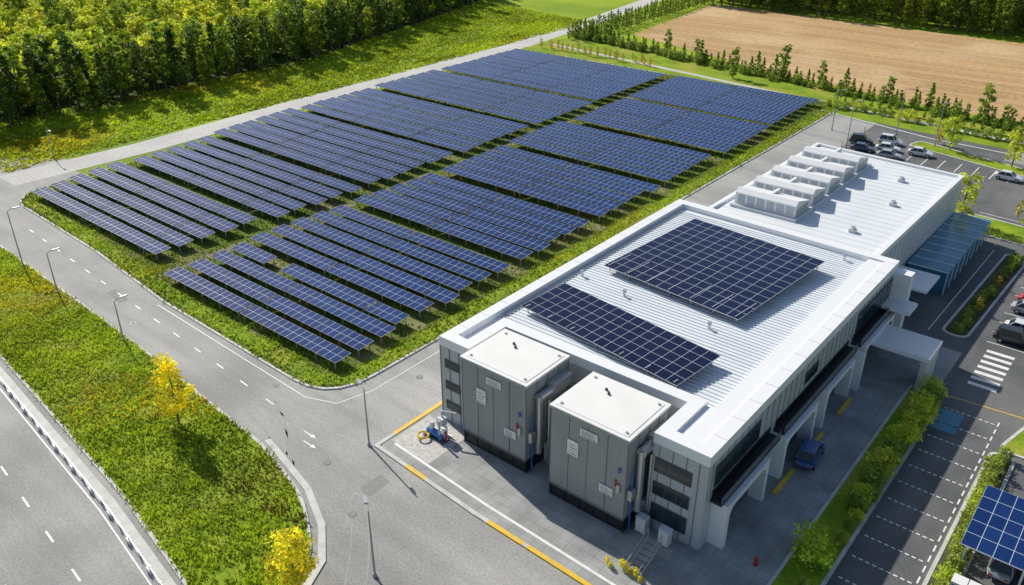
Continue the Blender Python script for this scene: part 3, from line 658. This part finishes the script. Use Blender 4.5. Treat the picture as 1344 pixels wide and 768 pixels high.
ot=tree_mesh('autumn_tree_mesh',63,5,1.3,.8,16,600,.18,LF['orange'],'slim',.08,.34)
for x,y,s in ((-22.4,133.5,1.3),(-13,133,1),(-3,132,1.1),(-33,169,1.1),(-22,166,1.2),(-10,161,1)): put('young_tree',rnd.choice(lt),x,y,s,z=.1)
for x,y,s in ((-20.6,98.5,.9),(-36,172,.8),(-16,141,.6)): put('autumn_tree',ot,x,y,s,z=.1)
sl=[tree_mesh('slim_tree_mesh',70+i,6.5,1.3,.8,18,600,.25,LF['hedge'],'cone' if i else 'slim',.1,.36) for i in range(3)]
bush=[tree_mesh('bush_mesh',80+i,1.7,1.0,.15,16,700,.12,LF['hedge'],'round',.05,.42) for i in range(3)]
bl=tree_mesh('lime_bush_mesh',84,2.2,1.3,.2,18,800,.13,LF['lime'],'round',.05,.42)
tr=empty('tree_row')
for k in range(110):
    x=-150+k*1.7+rnd.uniform(-.4,.4); y=213-(x+150)*.17+rnd.uniform(-.8,.8); put('tree',rnd.choice(sl),x,y,rnd.choice([.35,.45,.5,.6,.7,.95]),parent=tr)
    put('shrub',rnd.choice(bush),x,y+rnd.uniform(-1,1)-1,rnd.uniform(.8,1.5),parent=tr)
for k in range(60):
    x=-62+k*1.9; y=190-(x+62)*.13+rnd.uniform(-.8,.8); put('tree',rnd.choice(sl),x,y,rnd.choice([.3,.4,.5,.6,.8]),parent=tr)
    put('shrub',rnd.choice(bush+[bl]),x,y-4+rnd.uniform(-1,1),rnd.uniform(.6,1.2),parent=tr)
for k in range(44):
    y=208+k*2.2; 
    for xo in (-149,-143.5): put('tree',rnd.choice(sl),xo-(y-208)*.06+rnd.uniform(-.4,.4),y,rnd.uniform(.55,.8),parent=tr)
for x,y,s in ((-81,204,1.3),(-90,195,1.2),(-116,208,1.1),(-70,200,1),(-22,179,1.3),(-33,192,1.3)): put('young_tree',sl[0],x,y,s)
tr2=empty('autumn_shrub_row')
for k in range(22): put('shrub',ot,-148+k*1.7,194+rnd.uniform(-1.5,1.5),rnd.uniform(.35,.6),parent=tr2)
hd=empty('hedge'); y=35
while y<83.5:
    put('bush',rnd.choice(bush+[bl,bl]) ,-12.0+rnd.uniform(-.3,.3),y,rnd.uniform(.75,1.2)if y>60 else rnd.uniform(.4,.9),parent=hd,z=.1); y+=rnd.uniform(1.0,1.5) if y>58 else rnd.uniform(2,5)
hd=empty('hedge'); y=41
while y<77: put('bush',rnd.choice(bush+[bl]),-4.2+rnd.uniform(-.3,.3),y,rnd.uniform(.6,1.0),parent=hd,z=.1); y+=rnd.uniform(.9,1.5)
hd=empty('island_shrubs'); y=98.5
while y<124.5: put('bush',rnd.choice(bush+[bush[0],ot]),-13.7+(y-98)*.04+rnd.uniform(-.4,.4),y,rnd.uniform(.3,.5) if rnd.random()<.3 else rnd.uniform(.5,.8),parent=hd,z=.1); y+=rnd.uniform(.7,1.3)
for x,y,s in ((-13,53,1.4),(-3,86,1.1),(-2,82,1)): put('bush',bl,x,y,s,z=.1)
for k in range(7): put('yellow_shrub',yt2,-25.2+k*.5+rnd.uniform(-.15,.15),42.5+rnd.uniform(-.4,.4),rnd.uniform(.1,.17),z=.1)
# ================================================================= LIGHT / WORLD / CAMERA
el=math.radians(36); hx,hy=-.968,.25
sd=Vector((hx*math.cos(el),hy*math.cos(el),math.sin(el)))
sl_=bpy.data.lights.new('sun','SUN'); sl_.energy=5; sl_.angle=math.radians(.5); sl_.color=(1,.94,.82)
so=bpy.data.objects.new('sun',sl_); so.rotation_euler=(-sd).to_track_quat('-Z','Y').to_euler(); link(so)
w=bpy.data.worlds.new('World'); sc.world=w; w.use_nodes=True; N=w.node_tree.nodes; L=w.node_tree.links
sky=N.new('ShaderNodeTexSky'); sky.sky_type='NISHITA'; sky.sun_disc=False; sky.sun_elevation=el; sky.sun_rotation=math.atan2(hx,hy)
L.new(sky.outputs[0],N['Background'].inputs[0]); N['Background'].inputs[1].default_value=.105
cam=bpy.data.cameras.new('camera'); cam.lens=29.62; cam.sensor_width=36; cam.clip_end=3000; cam.clip_start=.5
co=bpy.data.objects.new('camera',cam); co.location=(0,0,50); co.rotation_euler=(math.radians(90-27.8),0,math.atan2(.6347,.7727)); link(co); sc.camera=co
sc.view_settings.view_transform='Standard'; sc.view_settings.look='None'; sc.view_settings.exposure=0
